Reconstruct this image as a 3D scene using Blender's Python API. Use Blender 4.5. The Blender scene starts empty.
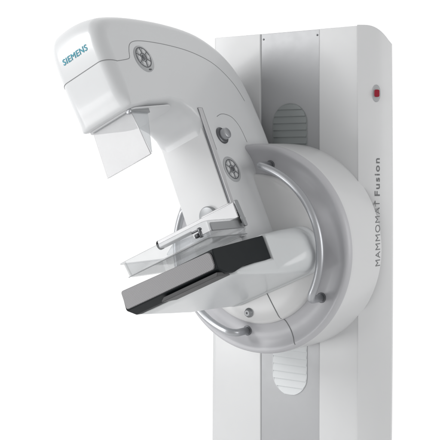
import bpy, bmesh, math, random
from math import sin, cos, radians, pi, sqrt, atan2
from mathutils import Vector, Matrix

scene = bpy.context.scene
COL = scene.collection
V = Vector

# ------------------------------------------------------------------ frames
TH = radians(24)                       # the C-arm is turned 24 degrees on its hub
O = V((-.275, 0, 1.213))               # hub axis where it leaves the column front (plane y = 0)
A = V((cos(TH), 0, sin(TH)))           # arm's right
U = V((-sin(TH), 0, cos(TH)))          # arm's up
F = V((0, -1, 0))                      # towards the patient
def ARM(a, u, d): return O + A*a + U*u + F*d
def HUB(x, z, d): return V((O.x+x, -d, O.z+z))
def WLD(x, y, z): return V((x, y, z))

# ------------------------------------------------------------------ materials
def new_mat(name):
    m = bpy.data.materials.new(name); m.use_nodes = True
    nt = m.node_tree; b = nt.nodes['Principled BSDF']
    return m, nt, b
def plastic(name, col, rough=.35, coat=.25, var=.03, grain=.0, metal=0., spec=.5):
    m, nt, b = new_mat(name)
    b.inputs['Specular IOR Level'].default_value = spec
    N = nt.nodes; L = nt.links
    tc = N.new('ShaderNodeTexCoord')
    n1 = N.new('ShaderNodeTexNoise'); n1.inputs['Scale'].default_value = 6; n1.inputs['Detail'].default_value = 4
    L.new(tc.outputs['Object'], n1.inputs['Vector'])
    mx = N.new('ShaderNodeMix'); mx.data_type = 'RGBA'
    mx.inputs['A'].default_value = (*[c*(1-var) for c in col], 1)
    mx.inputs['B'].default_value = (*[min(1, c*(1+var)) for c in col], 1)
    L.new(n1.outputs['Fac'], mx.inputs['Factor']); L.new(mx.outputs['Result'], b.inputs['Base Color'])
    n2 = N.new('ShaderNodeTexNoise'); n2.inputs['Scale'].default_value = 30; n2.inputs['Detail'].default_value = 6
    L.new(tc.outputs['Object'], n2.inputs['Vector'])
    mr = N.new('ShaderNodeMapRange'); mr.inputs['To Min'].default_value = rough-.04; mr.inputs['To Max'].default_value = rough+.05
    L.new(n2.outputs['Fac'], mr.inputs['Value']); L.new(mr.outputs['Result'], b.inputs['Roughness'])
    n3 = N.new('ShaderNodeTexNoise'); n3.inputs['Scale'].default_value = 900; n3.inputs['Detail'].default_value = 2
    L.new(tc.outputs['Object'], n3.inputs['Vector'])
    bp = N.new('ShaderNodeBump'); bp.inputs['Strength'].default_value = .04+grain; bp.inputs['Distance'].default_value = .0005
    L.new(n3.outputs['Fac'], bp.inputs['Height']); L.new(bp.outputs['Normal'], b.inputs['Normal'])
    b.inputs['Coat Weight'].default_value = coat; b.inputs['Coat Roughness'].default_value = .15
    b.inputs['Metallic'].default_value = metal
    return m
M = {}
M['white'] = plastic('white_enamel', (.685, .69, .695), .38, .2)
M['arm'] = plastic('arm_shell_plastic', (.69, .70, .71), .36, .3)
M['front'] = plastic('pale_front_plastic', (.76, .765, .77), .4, .2)
M['side'] = plastic('side_cover_plastic', (.72, .725, .73), .4, .2)
M['channel'] = plastic('channel_grey_satin', (.40, .405, .415), .42, .15, metal=.3)
M['ring'] = plastic('ring_grey_satin', (.53, .53, .55), .5, .12, metal=.1)
M['disc'] = plastic('disc_plastic', (.70, .70, .70), .33, .35)
M['support'] = plastic('support_plastic', (.68, .70, .71), .3, .4)
M['metal'] = plastic('brushed_aluminium', (.50, .51, .53), .38, 0, metal=.85)
M['dmetal'] = plastic('dark_metal', (.16, .165, .175), .35, 0, metal=.7)
M['lmetal'] = plastic('pale_aluminium', (.64, .64, .65), .4, 0, metal=.3)
M['gmetal'] = plastic('grey_bar_metal', (.36, .37, .38), .4, 0, metal=.5)
M['black'] = plastic('black_carbon_plastic', (.009, .012, .014), .5, 0, spec=.22)
M['dark'] = plastic('dark_grey_plastic', (.07, .07, .072), .5, 0, spec=.3)
M['seam'] = plastic('seam_dark', (.23, .235, .24), .6, 0)
M['pad'] = plastic('pad_grey', (.43, .44, .45), .4, .2)
M['btn'] = plastic('button_grey', (.60, .61, .62), .4, .2)
M['padline'] = plastic('pad_print', (.10, .105, .115), .5, 0)
M['teal'] = plastic('teal_print', (.01, .27, .36), .45, 0)
M['print'] = plastic('grey_print', (.16, .165, .17), .5, 0)
M['red'] = plastic('red_button', (.30, .004, .022), .45, 0, spec=.3)
M['floor'] = plastic('studio_white', (.82, .82, .82), .6, 0)

def weave():
    m, nt, b = new_mat('grey_woven_front')
    N = nt.nodes; L = nt.links
    tc = N.new('ShaderNodeTexCoord')
    mp = N.new('ShaderNodeMapping'); mp.inputs['Rotation'].default_value = (0, radians(-38), 0)
    L.new(tc.outputs['Object'], mp.inputs['Vector'])
    w = N.new('ShaderNodeTexWave'); w.wave_type = 'BANDS'; w.bands_direction = 'X'
    w.inputs['Scale'].default_value = 66; w.inputs['Distortion'].default_value = .25; w.inputs['Detail'].default_value = 1
    L.new(mp.outputs['Vector'], w.inputs['Vector'])
    w2 = N.new('ShaderNodeTexWave'); w2.wave_type = 'BANDS'; w2.bands_direction = 'Z'
    w2.inputs['Scale'].default_value = 110; w2.inputs['Distortion'].default_value = .2
    L.new(mp.outputs['Vector'], w2.inputs['Vector'])
    mm = N.new('ShaderNodeMath'); mm.operation = 'MULTIPLY_ADD'; mm.inputs[1].default_value = .45
    L.new(w2.outputs['Fac'], mm.inputs[0]); L.new(w.outputs['Fac'], mm.inputs[2])
    cr = N.new('ShaderNodeMix'); cr.data_type = 'RGBA'
    cr.inputs['A'].default_value = (.135, .132, .137, 1); cr.inputs['B'].default_value = (.205, .20, .208, 1)
    L.new(mm.outputs[0], cr.inputs['Factor']); L.new(cr.outputs['Result'], b.inputs['Base Color'])
    bp = N.new('ShaderNodeBump'); bp.inputs['Strength'].default_value = .3; bp.inputs['Distance'].default_value = .0006
    L.new(mm.outputs[0], bp.inputs['Height']); L.new(bp.outputs['Normal'], b.inputs['Normal'])
    b.inputs['Roughness'].default_value = .4; b.inputs['Coat Weight'].default_value = .2
    return m
M['weave'] = weave()

def clear(name, tint=(.985, .99, .992), opac=.17, haze=(.93, .94, .95)):
    """thin clear polycarbonate: mostly see-through, a glossy skin and a faint body haze"""
    m = bpy.data.materials.new(name); m.use_nodes = True
    nt = m.node_tree; N = nt.nodes; L = nt.links; N.clear()
    out = N.new('ShaderNodeOutputMaterial')
    tr = N.new('ShaderNodeBsdfTransparent'); tr.inputs['Color'].default_value = (*tint, 1)
    df = N.new('ShaderNodeBsdfDiffuse'); df.inputs['Color'].default_value = (*haze, 1)
    gl = N.new('ShaderNodeBsdfGlossy'); gl.inputs['Roughness'].default_value = .06; gl.inputs['Color'].default_value = (.6, .6, .6, 1)
    fr = N.new('ShaderNodeFresnel'); fr.inputs['IOR'].default_value = 1.45
    m1 = N.new('ShaderNodeMixShader'); m1.inputs['Fac'].default_value = opac
    tcx = N.new('ShaderNodeTexCoord'); nz = N.new('ShaderNodeTexNoise'); nz.inputs['Scale'].default_value = 9
    L.new(tcx.outputs['Object'], nz.inputs['Vector'])
    mr = N.new('ShaderNodeMapRange'); mr.inputs['To Min'].default_value = opac*.6; mr.inputs['To Max'].default_value = opac*1.4
    L.new(nz.outputs['Fac'], mr.inputs['Value']); L.new(mr.outputs['Result'], m1.inputs['Fac'])
    m2 = N.new('ShaderNodeMixShader')
    L.new(tr.outputs[0], m1.inputs[1]); tl = N.new('ShaderNodeBsdfTranslucent'); tl.inputs['Color'].default_value = (*haze, 1); md = N.new('ShaderNodeMixShader'); md.inputs['Fac'].default_value = .6
    L.new(df.outputs[0], md.inputs[1]); L.new(tl.outputs[0], md.inputs[2]); L.new(md.outputs[0], m1.inputs[2])
    fm = N.new('ShaderNodeMath'); fm.operation = 'MULTIPLY'; fm.inputs[1].default_value = .4; L.new(fr.outputs[0], fm.inputs[0]); L.new(fm.outputs[0], m2.inputs['Fac']); L.new(m1.outputs[0], m2.inputs[1]); L.new(gl.outputs[0], m2.inputs[2])
    L.new(m2.outputs[0], out.inputs['Surface'])
    return m
M['clear'] = clear('clear_polycarbonate')
M['frost'] = clear('smoky_polycarbonate', (.94, .95, .96), .22, (.84, .86, .87))
M['milky'] = clear('milky_polycarbonate', (.99, .99, .995), .36, (.985, .985, .99))
M['edge'] = plastic('paddle_edge', (.30, .31, .32), .3, .3)

# ------------------------------------------------------------------ mesh helpers
def link(name, bm, mat, parent, smooth=True, wn=True, angle=None, bevel=0, bseg=3):
    bmesh.ops.recalc_face_normals(bm, faces=bm.faces)
    me = bpy.data.meshes.new(name); bm.to_mesh(me); bm.free()
    mats = mat if isinstance(mat, (list, tuple)) else [mat]
    for q in mats: me.materials.append(q)
    if smooth: me.shade_smooth()
    o = bpy.data.objects.new(name, me); COL.objects.link(o)
    if parent is not None:
        o.parent = parent
        o.matrix_parent_inverse = parent_world(parent).inverted()
    if bevel:
        b = o.modifiers.new('bevel', 'BEVEL'); b.width = bevel; b.segments = bseg; b.limit_method = 'ANGLE'; b.angle_limit = radians(35)
    if wn:
        w = o.modifiers.new('wn', 'WEIGHTED_NORMAL'); w.keep_sharp = True
    return o
def parent_world(p):
    if p.parent is None: return Matrix.Translation(p.location)
    return Matrix.Identity(4)      # every part's mesh lies in world coordinates with an identity matrix

def face(bm, vs, mi=0):
    try:
        f = bm.faces.new(vs); f.material_index = mi; return f
    except ValueError: return None

def box(bm, fr, c0, c1, mi=0):
    """box between two corners in frame fr"""
    P = [[bm.verts.new(fr(x, y, z)) for x in (c0[0], c1[0])] for z in (c0[2], c1[2]) for y in (c0[1], c1[1])]
    a, b, c, d = P
    for q in ((a[0], a[1], b[1], b[0]), (c[0], c[1], d[1], d[0]), (a[0], a[1], c[1], c[0]), (b[0], b[1], d[1], d[0]), (a[0], b[0], d[0], c[0]), (a[1], b[1], d[1], c[1])):
        face(bm, q, mi)

def tube(bm, pts, r, n=16, cap=True, mi=0, rad=None):
    """round tube along world points"""
    pts = [V(p) for p in pts]; rings = []
    t0 = (pts[1]-pts[0]).normalized()
    ref = V((0, 0, 1)) if abs(t0.z) < .9 else V((1, 0, 0))
    nrm = t0.cross(ref).normalized()
    for i, p in enumerate(pts):
        t = (pts[min(i+1, len(pts)-1)]-pts[max(i-1, 0)]).normalized()
        nrm = (nrm - t*nrm.dot(t)).normalized(); bn = t.cross(nrm)
        rr = rad[i] if rad else r
        rings.append([bm.verts.new(p+(nrm*cos(2*pi*k/n)+bn*sin(2*pi*k/n))*rr) for k in range(n)])
    for a, b in zip(rings, rings[1:]):
        for k in range(n): face(bm, (a[k], a[(k+1) % n], b[(k+1) % n], b[k]), mi)
    if cap: face(bm, rings[0], mi); face(bm, rings[-1], mi)

def lathe(bm, fr, prof, n=96, arc=(0, 2*pi), mi=0):
    """prof: (radius, d) pairs turned about the frame's d axis"""
    full = abs(arc[1]-arc[0]-2*pi) < 1e-6
    cnt = n if full else n+1
    rings = []
    for r, d in prof:
        if r < 1e-6: rings.append([bm.verts.new(fr(0, 0, d))]); continue
        rings.append([bm.verts.new(fr(r*cos(arc[0]+(arc[1]-arc[0])*k/n), r*sin(arc[0]+(arc[1]-arc[0])*k/n), d)) for k in range(cnt)])
    for a, b in zip(rings, rings[1:]):
        for k in range(n):
            k2 = (k+1) % cnt
            if len(b) == 1: face(bm, (a[k], a[k2], b[0]), mi)
            elif len(a) == 1: face(bm, (a[0], b[k2], b[k]), mi)
            else: face(bm, (a[k], a[k2], b[k2], b[k]), mi)

def catmull(pts, per=6, closed=False):
    out = []; n = len(pts)
    rng = range(n) if closed else range(n-1)
    for i in rng:
        g = lambda j: pts[j % n] if closed else pts[max(0, min(n-1, j))]
        p0, p1, p2, p3 = g(i-1), g(i), g(i+1), g(i+2)
        for k in range(per):
            t = k/per
            out.append(tuple(.5*((2*b)+(-a+c)*t+(2*a-5*b+4*c-d)*t*t+(-a+3*b-3*c+d)*t**3) for a, b, c, d in zip(p0, p1, p2, p3)))
    if not closed: out.append(tuple(pts[-1]))
    return out

def fillet(poly, radii, seg=6):
    """round the corners of a closed 2-D polygon"""
    out = []; n = len(poly)
    for i in range(n):
        p = V(poly[i]); a = V(poly[i-1])-p; b = V(poly[(i+1) % n])-p
        r = radii[i] if isinstance(radii, (list, tuple)) else radii
        la, lb = a.length, b.length
        if r <= 0: out.append(tuple(p)); continue
        a.normalize(); b.normalize()
        ang = math.acos(max(-1, min(1, a.dot(b))))
        if ang > pi-.02: out.append(tuple(p)); continue
        t = min(r/math.tan(ang/2), la*.48, lb*.48); r2 = t*math.tan(ang/2)
        c = p+(a+b).normalized()*(r2/sin(ang/2))
        s = p+a*t-c; e = p+b*t-c
        a0 = atan2(s.y, s.x); a1 = atan2(e.y, e.x); dd = (a1-a0+pi) % (2*pi)-pi
        for k in range(seg+1):
            q = a0+dd*k/seg; out.append((c.x+r2*cos(q), c.y+r2*sin(q)))
    return out

def rprism(bm, pts, lo, hi, fr, r, rh=None, seg=6, which='both', mi=0, mid=0):
    """Extrude closed outline pts (2-D) between lo and hi along a third axis with rounded edges.
    fr(p, q, t) -> world; r: inset per vertex (number or list); rh: rounding depth along the axis."""
    n = len(pts); P = [V(p) for p in pts]
    area = sum(P[i].x*P[(i+1) % n].y-P[(i+1) % n].x*P[i].y for i in range(n))
    sg = 1 if area > 0 else -1
    R = r if isinstance(r, (list, tuple)) else [r]*n
    rh = rh if rh is not None else max(R)
    nr = []
    for i in range(n):
        t1 = (P[i]-P[i-1]); t2 = (P[(i+1) % n]-P[i])
        t1 = t1.normalized() if t1.length > 1e-9 else t2.normalized(); t2 = t2.normalized() if t2.length > 1e-9 else t1
        t = (t1+t2); t = t.normalized() if t.length > 1e-6 else t1
        k = 1/max(.5, sqrt(max(.05, (1+t1.dot(t2))/2)))
        nr.append(V((-t.y, t.x))*sg*k)
    lay = []
    if which in ('both', 'lo'):
        for k in range(seg): ph = pi/2*k/seg; lay.append((lo+rh*(1-sin(ph)), 1-cos(pi/2-ph)))
        lay = [(lo+rh*(1-cos(pi/2*k/seg)), 1-sin(pi/2*k/seg)) for k in range(seg)]
    lay.append((lo+(rh if which in ('both', 'lo') else 0), 0))
    for k in range(1, mid+1): lay.append((lo+rh+(hi-lo-2*rh)*k/(mid+1), 0))
    lay.append((hi-(rh if which in ('both', 'hi') else 0), 0))
    if which in ('both', 'hi'):
        lay += [(hi-rh*(1-sin(pi/2*k/seg)), 1-cos(pi/2*k/seg)) for k in range(1, seg+1)]
    rings = [[bm.verts.new(fr(*(P[i]+nr[i]*R[i]*s), t)) for i in range(n)] for t, s in lay]
    for a, b in zip(rings, rings[1:]):
        for i in range(n): face(bm, (a[i], a[(i+1) % n], b[(i+1) % n], b[i]), mi)
    face(bm, rings[0], mi); face(bm, rings[-1], mi)

def strip(bm, pts, nrm, w, h=.0006, off=.0004, mi=0):
    """thin raised line along world points lying on a surface with normal(s) nrm"""
    pts = [V(p) for p in pts]; prev = None
    for i, p in enumerate(pts):
        t = (pts[min(i+1, len(pts)-1)]-pts[max(i-1, 0)]).normalized()
        nn = nrm[i] if isinstance(nrm, list) else nrm
        s = t.cross(nn).normalized()*w/2
        q = [bm.verts.new(p+s-nn*.001), bm.verts.new(p+s+nn*off), bm.verts.new(p-s+nn*off), bm.verts.new(p-s-nn*.001)]
        if prev:
            for k in range(3): face(bm, (prev[k], prev[k+1], q[k+1], q[k]), mi)
        prev = q

def text(name, body, size, mat, parent, origin, xdir, ydir, depth=.0003, bold=0., spacing=1., width=1.):
    cu = bpy.data.curves.new(name, 'FONT'); cu.body = body; cu.size = size; cu.extrude = depth; cu.offset = bold
    cu.space_character = spacing; cu.align_x = 'CENTER'; cu.align_y = 'CENTER'
    t = bpy.data.objects.new('tmp', cu); COL.objects.link(t)
    bpy.context.view_layer.update()
    me = bpy.data.meshes.new_from_object(t.evaluated_get(bpy.context.evaluated_depsgraph_get()))
    bpy.data.objects.remove(t)
    x = V(xdir).normalized(); y = V(ydir).normalized(); z = x.cross(y)
    for v in me.vertices:
        v.co = V(origin)+x*v.co.x*width+y*v.co.y+z*v.co.z
    me.materials.clear(); me.materials.append(mat)
    o = bpy.data.objects.new(name, me); COL.objects.link(o)
    o.parent = parent; o.matrix_parent_inverse = parent_world(parent).inverted()
    return o

# ================================================================== THE MACHINE
root = bpy.data.objects.new('mammography_machine', None); COL.objects.link(root)
root.location = (-.30, .15, 0); root.empty_display_size = .2
root['label'] = 'white mammography machine, grey C-arm tilted on a round hub before a tall column'
root['category'] = 'medical machine'

# ------------------------------------------------------------------ column
TOP = 1.98
def bow(z): return .006*(1-((z-1.25)/.85)**2)
def zs(n=24, z0=.02): return [z0+(TOP-z0)*i/n for i in range(n+1)]
XL, CL, CR, XR = -.607, -.396, -.149, 0.0
bm = bmesh.new()
# plan outline of the column front, the channel sunk between two flat wings
REC = .0045
DEP = .15
plan = [(XL, DEP), (XL, .012), (XL+.004, .004), (XL+.012, 0), (CL-.004, 0), (CL, .002), (CL+.002, REC), (CR-.002, REC), (CR, .002), (CR+.004, 0), (XR-.003, 0), (XR, .002), (XR, DEP)]
rings = []
for z in zs():
    rings.append([bm.verts.new((x+(bow(z) if x > -.01 else (-.015*(1-z/TOP) if x < -.6 else 0)), y, z)) for x, y in plan])
for a, b in zip(rings, rings[1:]):
    for i in range(len(plan)-1): face(bm, (a[i], a[i+1], b[i+1], b[i]), 1 if i in (5, 6, 7) else 0)
    face(bm, (a[-1], a[0], b[0], b[-1]))
face(bm, rings[0])
# top lid with a small rounded lip
lid = [bm.verts.new(v.co+V((0, 0, .0))) for v in rings[-1]]
face(bm, rings[-1])
column = link('column', bm, [M['white'], M['channel']], root, bevel=.0015, bseg=2)

# slanted side cover, its top rounded away towards the back
bm = bmesh.new()
SX, SY = .087, .086
def side_top(t):           # top height across the slanted face, t = 0 front edge ... 1 rear edge
    return TOP+.004-.062*(max(0, t-.18)/.82)**2.4
nt_, rows = 14, []
for z in zs(30):
    row = []
    for k in range(nt_+1):
        t = k/nt_
        zz = z/TOP*side_top(t)
        puff = .006*sin(pi*t)
        row.append(bm.verts.new((bow(zz)-.0015+SX*t+puff*.7, -.0022+SY*t-puff*.7, zz)))
    t = 1; zz = z/TOP*side_top(1)
    row.append(bm.verts.new((bow(zz)+SX-.002, SY+.008, zz)))
    row.append(bm.verts.new((bow(zz)+SX-.045, DEP+.01, zz)))
    row.append(bm.verts.new((bow(zz)+.0015, DEP+.01, zz)))
    rows.append(row)
for a, b in zip(rows, rows[1:]):
    for i in range(len(a)-1): face(bm, (a[i], a[i+1], b[i+1], b[i]))
    face(bm, (a[-1], a[0], b[0], b[-1]))
face(bm, rows[0]); face(bm, rows[-1])
side = link('side_cover', bm, M['side'], root, bevel=.002, bseg=2)
side['label'] = 'slanted side cover with a red button and vertical lettering'

# vents: a slatted capsule in the channel, above and below the hub
def vent(z0, z1, nsl, mat):
    xc, hw = -.272, .072
    y0 = REC
    out = []
    for k in range(25): q = pi*k/24; out.append((xc+hw*cos(q), z1-hw+hw*sin(q)))
    for k in range(25): q = pi+pi*k/24; out.append((xc+hw*cos(q), z0+hw+hw*sin(q)))
    b = bmesh.new()
    # raised rim ring
    n = len(out); ins = [(xc+(x-xc)*.965, (z0+z1)/2+(z-(z0+z1)/2)*(1-.035*hw*2/(z1-z0))) for x, z in out]
    o1 = [b.verts.new((x, y0+.0005, z)) for x, z in out]; o2 = [b.verts.new((x, y0-.0025, z)) for x, z in out]
    i2 = [b.verts.new((x, y0-.0025, z)) for x, z in ins]; i1 = [b.verts.new((x, y0-.0008, z)) for x, z in ins]
    for r1, r2 in ((o1, o2), (o2, i2), (i2, i1)):
        for k in range(n): face(b, (r1[k], r1[(k+1) % n], r2[(k+1) % n], r2[k]))
    face(b, i1)
    v = link('vent_grille', b, mat, root)
    # slats: shallow louvre steps following the capsule
    b = bmesh.new(); hgt = (z1-z0)/nsl
    for k in range(nsl):
        za, zb = z0+hgt*k+.003, z0+hgt*(k+1)-.0012
        def half(z):
            if z > z1-hw: s = 1-((z-(z1-hw))/hw)**2
            elif z < z0+hw: s = 1-((z0+hw-z)/hw)**2
            else: s = 1
            return hw*.966*sqrt(max(0, s))
        zz = [za+(zb-za)*j/4 for j in range(5)]
        prev = None
        for j, z in enumerate(zz):
            h = half(z)
            if h < .006: prev = None; continue
            yo = y0-.0015-.0032*(1-j/4)
            ring = [b.verts.new((xc-h, yo, z)), b.verts.new((xc+h, yo, z)), b.verts.new((xc+h, y0-.0009, z)), b.verts.new((xc-h, y0-.0009, z))]
            if prev:
                for i in range(4): face(b, (prev[i], prev[(i+1) % 4], ring[(i+1) % 4], ring[i]))
            else: face(b, ring)
            prev = ring
        if prev: face(b, prev)
    link('slats', b, mat, v, smooth=False, wn=False)
    return v
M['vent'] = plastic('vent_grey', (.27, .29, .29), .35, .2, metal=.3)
M['ventw'] = plastic('vent_white', (.68, .70, .71), .45, .1)
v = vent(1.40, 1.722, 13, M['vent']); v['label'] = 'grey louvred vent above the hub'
v = vent(.672, 1.02, 13, M['ventw']); v['label'] = 'white louvred vent below the hub'
# two tiny screws at the top of the channel
for x in (CL+.012, CR-.010):
    b = bmesh.new(); lathe(b, lambda p, q, d: V((x+p, REC-d, TOP-.02+q)), [(.0035, -.001), (.0035, .001), (.0025, .0018), (0, .0018)], 16)
    link('screw', b, M['dmetal'], column)

# red emergency button and lettering on the slanted face
sn = V((SY, -SX, 0)).normalized(); sx = V((SX, SY, 0)).normalized(); sz = V((0, 0, 1))
def SIDE(x, z, d):
    t = x/sqrt(SX*SX+SY*SY); puff = .006*sin(pi*max(0, min(1, t)))
    return V((bow(z)-.0015+SX*t+puff*.7, -.0022+SY*t-puff*.7, z))+sn*d
bx, bz = .066, 1.747
b = bmesh.new(); lathe(b, lambda p, q, d: SIDE(bx, bz, d)+sx*p*.62+sz*q*1.25, [(.024, -.001), (.024, .002), (.021, .003), (0, .0032)], 40)
bp = link('button_plate', b, M['pad'], side)
b = bmesh.new(); rprism(b, fillet([(-.0085, -.0125), (.0085, -.0125), (.0085, .0125), (-.0085, .0125)], .005), 0, .010, lambda p, q, t: SIDE(bx, bz, t+.002)+sx*p+sz*q, .003, seg=3)
eb = link('emergency_button', b, M['red'], side); eb['label'] = 'small red emergency button'
K_ = V((-.47, .883, 0))
def drape(o):
    """wrap flat lettering onto the side cover and, where the hub's skirt stands prouder, onto the skirt"""
    for v in o.data.vertices:
        z = v.co.z; base = SIDE(v.co.x, z, 0); h = v.co.y
        xc = O.x+sqrt(max(0, .3632**2-(z-O.z)**2))
        if xc > base.x:
            tau = (xc-base.x)/.47; base = base-K_*tau
        v.co = base-K_*h
for body, sz_, zc, bd, sp_, wd in (('Fusion', .026, 1.458, .0003, 1.2, 1.66), ('MAMMOMAT', .0245, 1.266, -.0001, 1.15, 1.42)):
    t_ = text('lettering', body, sz_, M['print'], side, (.069, 0, zc), (0, 0, 1), (-1, 0, 0), depth=.0004, bold=bd, spacing=sp_, width=wd)
    bmt = bmesh.new(); bmt.from_mesh(t_.data)
    bmesh.ops.subdivide_edges(bmt, edges=[e for e in bmt.edges if e.calc_length() > .008], cuts=3)
    bmesh.ops.triangulate(bmt, faces=bmt.faces); bmt.to_mesh(t_.data); bmt.free()
    for v in t_.data.vertices: v.co.y = -v.co.y+.0007
    drape(t_)

# ------------------------------------------------------------------ hub
hub = bmesh.new()
prof = [(.363, -.01), (.363, .05), (.362, .12), (.361, .18), (.3605, .196), (.358, .207), (.3535, .214), (.348, .2165), (.342, .2155), (.336, .212),
        (.325, .2055), (.312, .2015), (.30, .199), (.285, .199), (.27, .2015), (.262, .2045), (.2575, .2085)]
lathe(hub, HUB, prof, 160)
h = link('hub', hub, [M['white']], root)
h.data.materials.append(M['ring'])
for p in h.data.polygons:
    c = p.center; r = math.hypot(c.x-O.x, c.z-O.z)
    if -c.y > .197 and r > .35 or r < .352: p.material_index = 1
hubo = h; h['label'] = 'round hub with a grey ring face'
bm = bmesh.new()
lathe(bm, HUB, [(.2572, .19), (.2572, .214), (.2545, .222), (.250, .228), (.242, .2315), (.20, .234), (.10, .236), (0, .2365)], 128)
disc = link('hub_cover', bm, M['disc'], hubo)
# seam across the lower face
def ringd(r):
    pr = [(.0, .2365), (.1, .236), (.2, .234), (.242, .2315), (.250, .228), (.2545, .222), (.2565, .214), (.2575, .205)]+[(q, w) for q, w in prof[::-1]]
    pr = sorted(pr)
    for (r0, d0), (r1, d1) in zip(pr, pr[1:]):
        if r0 <= r <= r1: return d0+(d1-d0)*((r-r0)/(r1-r0) if r1 > r0 else 0)
    return pr[-1][1]
b = bmesh.new(); pts = []
for k in range(40):
    u = -.12-.236*k/39; a = -.012+.028*k/39
    w = A*a+U*u; r = math.hypot(w.x, w.z)
    if r > .356: break
    pts.append(V((O.x+w.x, -ringd(r), O.z+w.z)))
strip(b, pts, V((0, -1, 0)), .0028, off=.0012)
link('cover_seam', b, M['seam'], hubo, wn=False)
# cover screw
b = bmesh.new(); lathe(b, lambda p, q, d: ARM(-.104+p, -.193+q, .232+d), [(.0165, 0), (.0165, .004), (.012, .004), (.012, .013), (.010, .015), (.004, .015), (.004, .012), (0, .012)], 28)
link('cover_screw', b, M['gmetal'], hubo)
# two curved handrails
def handle(a0, a1, lab):
    r, d0, d1 = .290, .196, .284
    pts = []
    n = 48
    a0, a1 = radians(a0), radians(a1); da = .030/r*(1 if a1 > a0 else -1)
    P = lambda ang, d: O+V((cos(ang)*r, 0, sin(ang)*r))+F*d
    pts.append(P(a0, d0)); pts.append(P(a0, d1-.03))
    for k in range(1, 7): q = pi/2*k/6; pts.append(P(a0+da*(1-cos(q)), d1-.03+.03*sin(q)))
    for k in range(1, n): pts.append(P(a0+da+(a1-a0-2*da)*k/n, d1))
    for k in range(0, 7): q = pi/2*k/6; pts.append(P(a1-da+da*sin(q), d1-.03+.03*cos(q)))
    pts.append(P(a1, d0))
    b = bmesh.new(); tube(b, pts, .0128, 20)
    o = link('handrail', b, M['metal'], hubo, wn=False); o['label'] = lab
    for ang in (a0, a1):
        b = bmesh.new(); c = P(ang, 0)
        lathe(b, lambda p, q, d: c+V((p, -d, q)), [(.017, .188), (.017, .202), (.0158, .2035), (.0128, .2035)], 28)
        link('ferrule', b, M['dmetal'], o)
handle(80.5, -31.5, 'right curved metal handrail on the hub')
handle(-99, -208, 'left curved metal handrail on the hub')

# ------------------------------------------------------------------ C-arm
HW = .100
outer = [(.7655, .470, .012), (.7705, .478, .016), (.778, .500, .03), (.790, .540, .045), (.803, .630, .05), (.806, .700, .05), (.796, .745, .05), (.768, .775, .05), (.715, .793, .04), (.60, .806, .035), (.43, .807, .035), (.28, .791, .035),
         (.18, .755, .035), (.105, .700, .035), (.060, .635, .035), (.038, .560, .035), (.030, .49, .035), (.028, .42, .03), (.028, .30, .03)]
outer = catmull(outer, 4)
inner = [(.10, .25, .02), (.10, -.02, .02), (.20, -.03, .02), (.40, -.03, .012), (.408, .0, .012), (.408, .15, .012), (.409, .30, .012), (.4125, .365, .014), (.4185, .405, .016), (.431, .438, .02), (.454, .466, .022), (.49, .486, .022), (.55, .494, .02), (.66, .483, .014), (.73, .469, .010), (.752, .4655, .010), (.7605, .4665, .010)]
poly = outer+inner
pts = [(p[0], p[1]) for p in poly]; R = [max(.004, p[2]) for p in poly]
def swell(t, u, d):
    # the tube head is a little broader on its left and its top is domed
    if t < 0:
        k = max(0, min(1, (d-.35)/.25)); k = k*k*(3-2*k)
        j = max(0, min(1, (u-.35)/.15)); j = j*j*(3-2*j)
        t *= 1+.17*k*j
    return t
def dome(t, u, d):
    k = max(0, min(1, (u-.60)/.16)); k = k*k*(3-2*k)
    j = max(0, min(1, (d-.25)/.35)); j = j*j*(3-2*j)
    return u+.026*k*j*cos(pi/2*max(-1, min(1, (t+.035)/.115)))
bm = bmesh.new()
rprism(bm, pts, -HW, HW, lambda d, u, t: ARM(swell(t, u, d), dome(t, u, d), d), R, rh=.035, seg=9, mid=8)
carm = link('c_arm', bm, M['arm'], root)
carm['label'] = 'curved grey C-arm tilted to the left, tube head at its upper end'

# pale cover on the patient side of the lower arm
bm = bmesh.new()
out = fillet([(-.0985, -.012), (.088, -.012), (.088, .470), (-.0985, .470)], .006)
rprism(bm, out, .395, .4165, lambda a, u, d: ARM(a+(u-.25)*.02, u, d), .004, seg=3)
fc = link('front_cover', bm, M['front'], carm)
# dark slot beside it
b = bmesh.new(); box(b, lambda a, u, d: ARM(a+(u-.25)*.02, u, d), (.0905, .02, .39), (.0985, .478, .4135))
link('guide_slot', b, M['dmetal'], carm, smooth=False, wn=False)
b = bmesh.new(); box(b, lambda a, u, d: ARM(a+(u-.25)*.02, u, d), (.0985, .02, .395), (.1005, .476, .4165))
link('slot_trim', b, M['lmetal'], carm, smooth=False, wn=False)

# side seams
SN = A.copy()
def side_line(pts, w=.0018, name='panel_seam', x=HW):
    b = bmesh.new(); pp = catmull(pts, 6)
    strip(b, [ARM(x, u, d) for u, d in pp], SN, w, off=.0006)
    return link(name, b, M['seam'], carm, wn=False)
side_line([(.6222, .7525), (.632, .705), (.640, .686), (.664, .677), (.686, .665), (.700, .645), (.708, .61), (.711, .55), (.709, .46), (.700, .36), (.683, .28), (.658, .215), (.620, .165), (.575, .128), (.52, .105)])
side_line([(.450, .318), (.460, .290), (.461, .262), (.452, .230), (.430, .208), (.40, .196), (.356, .190)], .0018)

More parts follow.
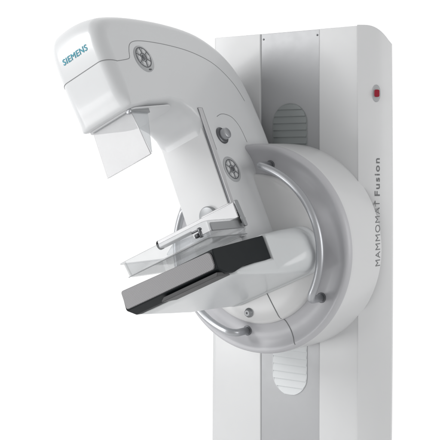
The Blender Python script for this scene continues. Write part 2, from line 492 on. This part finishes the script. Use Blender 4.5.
# head seam running round the front
b = bmesh.new(); lp = []; ln = []
def head_section(u):
    # front x at this height from the outer profile
    best = min((abs(p[1]-u), p[0]) for p in outer[:22]); return best[1]
k0 = [(-.0995, .70), (-.100, .72)]
d_ = .803; rr = .05; rh = .035
arc = []
for k in range(0, 13):
    q = pi/2*k/12
    arc.append((HW-rh+rh*cos(q), d_-rr+rr*sin(q), V((cos(q)/rh, 0, sin(q)/rr)).normalized()))
prs = arc+[(x*(HW-rh)/6, d_, V((0, 0, 1))) for x in range(5, -6, -1)]+[(-a, d, V((-n.x, 0, n.z))) for a, d, n in arc[::-1]]+[(-HW, d_-rr-.06, V((-1, 0, 0)))]
for a, d, n in prs:
    u = .630-.008*max(0, (d_-d)/rr)
    lp.append(ARM(swell(a, u, d), u, d)); ln.append(A*n.x+F*n.z)
strip(b, lp, ln, .0018, off=.0008)
link('head_seam', b, M['seam'], carm, wn=False)

# underside plate of the tube head
bm = bmesh.new()
pl = fillet([(-.106, .515), (.092, .515), (.092, .756), (-.106, .756)], [.05, .05, .03, .03], 10)
def under_u(d): return .488-.021*max(0, (d-.55))/.20
rprism(bm, pl, 0, .006, lambda a, d, t: ARM(a, under_u(d)-t+.001, d), .003, seg=3)
up = link('underside_plate', bm, M['arm'], carm)
# lettering on the front of the head
n0 = F
t_ = text('lettering', 'SIEMENS', .0285, M['teal'], carm, ARM(-.008, .692, .8068), A, U, bold=.0, spacing=1.08, width=.98)
bmt = bmesh.new(); bmt.from_mesh(t_.data)
for sx_, lift in ((.00055, .0002), (-.00055, .0004)):
    g = bmesh.ops.duplicate(bmt, geom=bmt.verts[:len(t_.data.vertices)]+bmt.edges[:len(t_.data.edges)]+bmt.faces[:len(t_.data.polygons)])['geom']
    for v in g:
        if isinstance(v, bmesh.types.BMVert): v.co += A*sx_+U*sx_*.6+F*lift
bmt.to_mesh(t_.data); bmt.free()

# control pads
def pad(u, d, ru, rd, rot, x=HW, name='control_pad', upper=True):
    fr = lambda p, q, t: ARM(x+t, u+(p*sin(rot)+q*cos(rot)), d-(p*cos(rot)-q*sin(rot)))
    b = bmesh.new(); lathe(b, lambda p, q, t: fr(p*rd, q*ru, t), [(1.0, -.001), (1.0, .0012), (.97, .0018), (0, .0018)], 48)
    o = link(name, b, M['pad'], carm, wn=False)
    b = bmesh.new()
    k = .78
    cy = .10*ru if upper else 0
    f2 = lambda p, q, t: fr(p*rd, q*ru+cy, t)
    lathe(b, f2, [(k, .0015), (k, .0026), (k*.93, .0026), (k*.93, .0015)], 48)
    lathe(b, f2, [(k*.42, .0015), (k*.42, .0026), (k*.36, .0026), (k*.36, .0015)], 32)
    for j in range(6):
        an = pi/6+j*pi/3
        pa = [f2(cos(an)*k*.40, sin(an)*k*.40, .0026), f2(cos(an)*k*.95, sin(an)*k*.95, .0026)]
        strip(b, pa, A, .0016, off=.0002)
    link('key_outline', b, M['padline'], o, wn=False)
    for j in range(6):
        an = j*pi/3
        b = bmesh.new(); c = (cos(an)*k*.66, sin(an)*k*.66)
        lathe(b, lambda p, q, t: f2(c[0]+p*.17, c[1]+q*.17, t), [(1, .0015), (1, .0034), (.8, .0042), (0, .0042)], 20)
        link('key', b, M['btn'], o, wn=False)
    b = bmesh.new(); lathe(b, lambda p, q, t: f2(p*.2, q*.2, t), [(1, .0015), (1, .0034), (.8, .0042), (0, .0042)], 20)
    link('key', b, M['dmetal'], o, wn=False)
    if upper:
        b = bmesh.new(); lathe(b, lambda p, q, t: fr(p*.17*rd+.12*rd, q*.06*ru-.84*ru, t), [(1, .0015), (1, .003), (0, .003)], 20)
        link('key', b, M['padline'], o, wn=False)
    return o
p1 = pad(.642, .614, .047, .046, radians(10)); p1['label'] = 'upper round keypad on the tube head'
p2 = pad(.254, .345, .046, .044, 0, upper=False); p2['label'] = 'lower round keypad on the arm'
# push knob
b = bmesh.new()
kf = lambda p, q, t: ARM(HW+t, .378+q, .330+p)
lathe(b, kf, [(.030, -.001), (.030, .003), (.026, .006), (.020, .006)], 40)
kn = link('knob', b, M['dmetal'], carm, wn=False)
b = bmesh.new(); lathe(b, kf, [(.0195, .004), (.0195, .020), (.0185, .025), (.016, .027), (0, .0275)], 40)
link('knob_cap', b, M['metal'], kn)

# ------------------------------------------------------------------ face shield under the tube head
bm = bmesh.new()
sh = fillet([(-.088, .462), (.078, .462), (.100, .306), (-.091, .307)], [.002, .002, .008, .008])
rprism(bm, sh, .742, .7455, lambda a, u, d: ARM(a, u, d), .001, seg=2)
fs = link('face_shield', bm, M['milky'], root); fs['label'] = 'clear face shield hanging under the tube head'
bm = bmesh.new()
# right side wing, a triangle narrowing downward
T = [(.742, .462), (.660, .462), (.739, .312)]
rprism(bm, T, 0, .003, lambda d, u, t: ARM(.0765+(.462-u)*.141+t, u, d), .0008, seg=2)
link('side_wing', bm, M['frost'], fs)
b = bmesh.new()
tube(b, [ARM(.079, .462, .746), ARM(.0998, .307, .746)], .0018, 8)
tube(b, [ARM(.099, .307, .746), ARM(-.090, .308, .746)], .0009, 8)
link('rim', b, M['lmetal'], fs, wn=False)
b = bmesh.new(); box(b, lambda a, u, d: ARM(a, u, d), (-.086, .461, .735), (.078, .470, .748)); box(b, lambda a, u, d: ARM(a, u, d), (.070, .458, .655), (.084, .472, .748))
link('mounting_rail', b, M['gmetal'], fs, smooth=False, wn=False, bevel=.0015)
b = bmesh.new(); lathe(b, lambda p, q, d: ARM(.074+p, .462+q, .746+d), [(.010, 0), (.010, .006), (.007, .008), (0, .008)], 20)
link('clamp', b, M['metal'], fs)

# ------------------------------------------------------------------ compression paddle and its carriage
cr = bmesh.new()
rprism(cr, fillet([(-.012, .036), (.118, .036), (.118, .132), (-.012, .132)], .010), .410, .455, lambda a, u, d: ARM(a, u, d), .006, seg=3)
car = link('paddle_carriage', cr, M['lmetal'], root); car['label'] = 'pale carriage that carries the compression paddle'
b = bmesh.new(); lathe(b, lambda p, q, d: ARM(.0+p, .128+q, .416+d), [(.034, 0), (.034, .012), (.030, .016), (0, .016)], 40)
link('release_knob', b, M['gmetal'], car)
# side bracket plate at the right
b = bmesh.new()
rprism(b, fillet([(.484, .030), (.502, .030), (.510, .118), (.492, .118)], .006), .166, .174, lambda d, u, t: ARM(t, u, d), .002, seg=2)
link('bracket_plate', b, M['gmetal'], car)
# upper bar
b = bmesh.new()
rprism(b, fillet([(.478, .086), (.512, .086), (.512, .114), (.478, .114)], .006), -.165, .166, lambda d, u, t: ARM(t, u, d), .002, seg=2)
rprism(b, fillet([(.508, .062), (.514, .062), (.514, .108), (.508, .108)], .002), -.02, .166, lambda d, u, t: ARM(t, u, d), .001, seg=2)
ub = link('crossbar', b, M['lmetal'], car)
b = bmesh.new(); tube(b, [ARM(-.163, .100, .495), ARM(-.174, .100, .495)], .0165, 20); 
link('end_cap', b, M['black'], ub)
# solid dark block standing in for the shade in the gap below the bar
b = bmesh.new()
rprism(b, fillet([(.478, .046), (.492, .046), (.492, .084), (.478, .084)], .003), .117, .1650, lambda d, u, t: ARM(t, u, d), .002, seg=2)
link('gap_shade', b, M['dark'], car)
b = bmesh.new()
tube(b, [ARM(.108, .030, .680), ARM(.122, .030, .680)], .007, 16); tube(b, [ARM(.128, .020, .681), ARM(.128, .050, .681)], .0055, 12)
tube(b, [ARM(.098, .045, .680), ARM(.135, .045, .680)], .0035, 12)
link('latch', b, M['dmetal'], car)

pd = bmesh.new()
PA0, PA1, PD0, PD1, PU = -.198, .150, .47, .675, .010
ol = fillet([(PA0, PD0), (PA1, PD0), (PA1, PD1), (PA0, PD1)], [.01, .01, .018, .018], 6)
def tray(bm, ol, u0, u1, th, flare=0):
    n = len(ol); cx = sum(p[0] for p in ol)/n; cd = sum(p[1] for p in ol)/n
    def off(p, e):
        return (cx+(p[0]-cx)*(1+e/.17), cd+(p[1]-cd)*(1+e/.10))
    L = []
    for (e, u) in ((-.004, u0), (0, u0+.004), (flare, u1), (flare+.008, u1+.001), (flare+.008, u1+.003), (flare-.002, u1+.003), (-th, u0+.005), (-th-.003, u0+th)):
        L.append([bm.verts.new(ARM(off(p, e)[0], u+0, off(p, e)[1])) for p in ol])
    for a, b in zip(L, L[1:]):
        for i in range(n): face(bm, (a[i], a[(i+1) % n], b[(i+1) % n], b[i]))
    face(bm, L[0]); face(bm, L[-1])
tray(pd, ol, PU, PU+.048, .003, .004)
paddle = link('compression_paddle', pd, M['clear'], root); paddle['label'] = 'clear plastic compression paddle above the image receptor'
b = bmesh.new()
tube(b, [ARM(x, PU+.001, d) for x, d in [(PA0+.004, PD1-.001), (PA1-.012, PD1-.001), (PA1-.003, PD1-.010), (PA1-.001, PD0)]], .0013, 8)
link('lower_edge', b, M['edge'], paddle, wn=False)
b = bmesh.new()
rprism(b, fillet([(.478, .030), (.655, .030), (.655, .056), (.478, .056)], .004), PA1+.001, PA1+.007, lambda d, u, t: ARM(t, u, d), .0015, seg=2)
link('side_rail', b, M['gmetal'], paddle)
b = bmesh.new()
rprism(b, fillet([(PA0+.01, PU+.052), (PA1-.004, PU+.046), (PA1-.004, PU+.056), (PA0+.06, PU+.080)], .004), PD0-.004, PD0, lambda a, u, d: ARM(a, u, d), .001, seg=2)
link('rear_flange', b, M['frost'], paddle)

# ------------------------------------------------------------------ image receptor
rc = bmesh.new()
# outline in (d, u) of the black right-hand side
sidep = [(.445, -.0105), (.735, -.036), (.740, -.094), (.70, -.112), (.66, -.113), (.60, -.098), (.565, -.094), (.445, -.090)]
sidep = fillet(sidep, [.004, .010, .010, .015, .02, .03, .03, .004], 5)
rprism(rc, sidep, -.192, .186, lambda d, u, t: ARM(t, u, d), .003, seg=3)
rec = link('image_receptor', rc, M['black'], root); rec['label'] = 'black image receptor with grey woven front edge'
b = bmesh.new()
fp = fillet([(-.186, -.092), (.180, -.094), (.180, -.042), (-.186, -.032)], [.008, .014, .014, .008], 6)
rprism(b, fp, .736, .7435, lambda a, u, d: ARM(a, u, d), .002, seg=2)
fe = link('front_edge', b, M['weave'], rec)
b = bmesh.new()
rprism(b, fillet([(-.06, -.1165), (.17, -.1165), (.178, -.104), (-.04, -.104)], .003), .60, .735, lambda a, u, d: ARM(a, u, d), .002, seg=2)
link('lower_lip', b, M['dark'], rec)

# ------------------------------------------------------------------ receptor support
sp = bmesh.new()
# loft of rounded sections from hub cover to the front
secs = [  # d, a_left, a_right, u_bottom, u_top, radius
    (.225, -.175, .238, -.152, .000, .055), (.235, -.185, .247, -.158, .004, .06), (.250, -.187, .250, -.159, .004, .065), (.261, -.187, .249, -.158, .003, .065), (.2635, -.182, .241, -.152, -.004, .06),
    (.2685, -.182, .241, -.152, -.004, .06), (.272, -.186, .248, -.157, .002, .065), (.300, -.188, .247, -.155, .002, .065), (.325, -.188, .240, -.152, .001, .06), (.35, -.190, .228, -.149, .001, .05), (.375, -.190, .214, -.146, .000, .04), (.40, -.190, .203, -.143, -.002, .03), (.422, -.190, .196, -.141, -.004, .02), (.441, -.190, .192, -.139, -.006, .012),
    (.442, -.190, .192, -.139, -.086, .012), (.48, -.190, .189, -.135, -.089, .012),
    (.54, -.190, .186, -.130, -.092, .012), (.62, -.189, .180, -.121, -.100, .008), (.68, -.187, .172, -.115, -.106, .004)]
ringsS = []
for d, a0, a1, u0, u1, r in secs:
    loop = []
    for cx, cy, q0 in ((a1-r, u1-r, 0), (a0+r, u1-r, pi/2), (a0+r, u0+r, pi), (a1-r, u0+r, 1.5*pi)):
        for k in range(13): q = q0+pi/2*k/12; loop.append((cx+r*cos(q), cy+r*sin(q)))
    ringsS.append([sp.verts.new(ARM(a, u, d)) for a, u in loop])
n = len(ringsS[0])
for a, b_ in zip(ringsS, ringsS[1:]):
    for i in range(n): face(sp, (a[i], a[(i+1) % n], b_[(i+1) % n], b_[i]))
face(sp, ringsS[0]); face(sp, ringsS[-1])
sup = link('receptor_support', sp, M['support'], root)
sup['label'] = 'rounded white support under the image receptor'

# ================================================================== SETTING
bm = bmesh.new()
lathe(bm, lambda p, q, d: V((-.30+p, -.6+q, d)), [(0, -.04), (1.55, -.04), (1.56, -.03), (1.56, -.004), (1.55, 0), (0, 0)], 96)
fl = link('floor', bm, M['floor'], None, smooth=False, wn=False); fl['kind'] = 'structure'

# ================================================================== CAMERA
AL = radians(35); fpx = 1030.; Z0 = 3.55; hy = 165
fw = V((-sin(AL), cos(AL), 0)); rt = V((cos(AL), sin(AL), 0))
C = -(fw*Z0+rt*(137*Z0/fpx)); C.z = 1.5
cam = bpy.data.cameras.new('camera'); co = bpy.data.objects.new('camera', cam); COL.objects.link(co)
co.location = C; co.rotation_euler = (pi/2, 0, AL)
cam.sensor_width = 36; cam.lens = fpx/440*36; cam.shift_y = -(220-hy)/440
cam.clip_end = 100; cam.clip_start = .05
scene.camera = co

# ================================================================== LIGHT: white studio
w = bpy.data.worlds.new('World'); scene.world = w; w.use_nodes = True
nt = w.node_tree; N = nt.nodes; L = nt.links
bg = N['Background']
tc = N.new('ShaderNodeTexCoord')
# studio environment: the white cyclorama behind the machine, the dimmer room on the photographer's side
dt = N.new('ShaderNodeVectorMath'); dt.operation = 'DOT_PRODUCT'; dt.inputs[1].default_value = (fw.x, fw.y, fw.z)
L.new(tc.outputs['Generated'], dt.inputs[0])
mr = N.new('ShaderNodeMapRange'); mr.interpolation_type = 'SMOOTHSTEP'
mr.inputs['From Min'].default_value = .1; mr.inputs['From Max'].default_value = .75
mr.inputs['To Min'].default_value = .46; mr.inputs['To Max'].default_value = 1.10
L.new(dt.outputs['Value'], mr.inputs['Value']); L.new(mr.outputs['Result'], bg.inputs['Strength'])
bg.inputs['Color'].default_value = (1, 1, 1, 1)

def area(name, loc, target, size, power, sy=None):
    ld = bpy.data.lights.new(name, 'AREA'); ld.energy = power; ld.shape = 'RECTANGLE'; ld.size = size; ld.size_y = sy or size
    o = bpy.data.objects.new(name, ld); COL.objects.link(o); o.location = loc
    o.rotation_euler = (V(target)-V(loc)).to_track_quat('-Z', 'Y').to_euler()
    return o
area('key_softbox', (-2.6, -3.4, 3.0), (-.3, -.3, 1.3), 1.8, 84)
area('low_fill', (-2.3, -3.0, .55), (-.3, -.1, .75), 1.3, 26, .9)  # added fill, placed so the lower channel reflects it
area('right_fill', (3.0, .1, 1.7), (0, -.1, 1.2), 1.8, 30)  # added fill, lifts the hub skirt to match the side cover

scene.view_settings.view_transform = 'Standard'; scene.view_settings.look = 'None'
scene.view_settings.exposure = 0; scene.view_settings.gamma = 1
scene.render.engine = 'CYCLES'
scene.render.resolution_x = 1024; scene.render.resolution_y = 1024
scene.cycles.transparent_max_bounces = 24
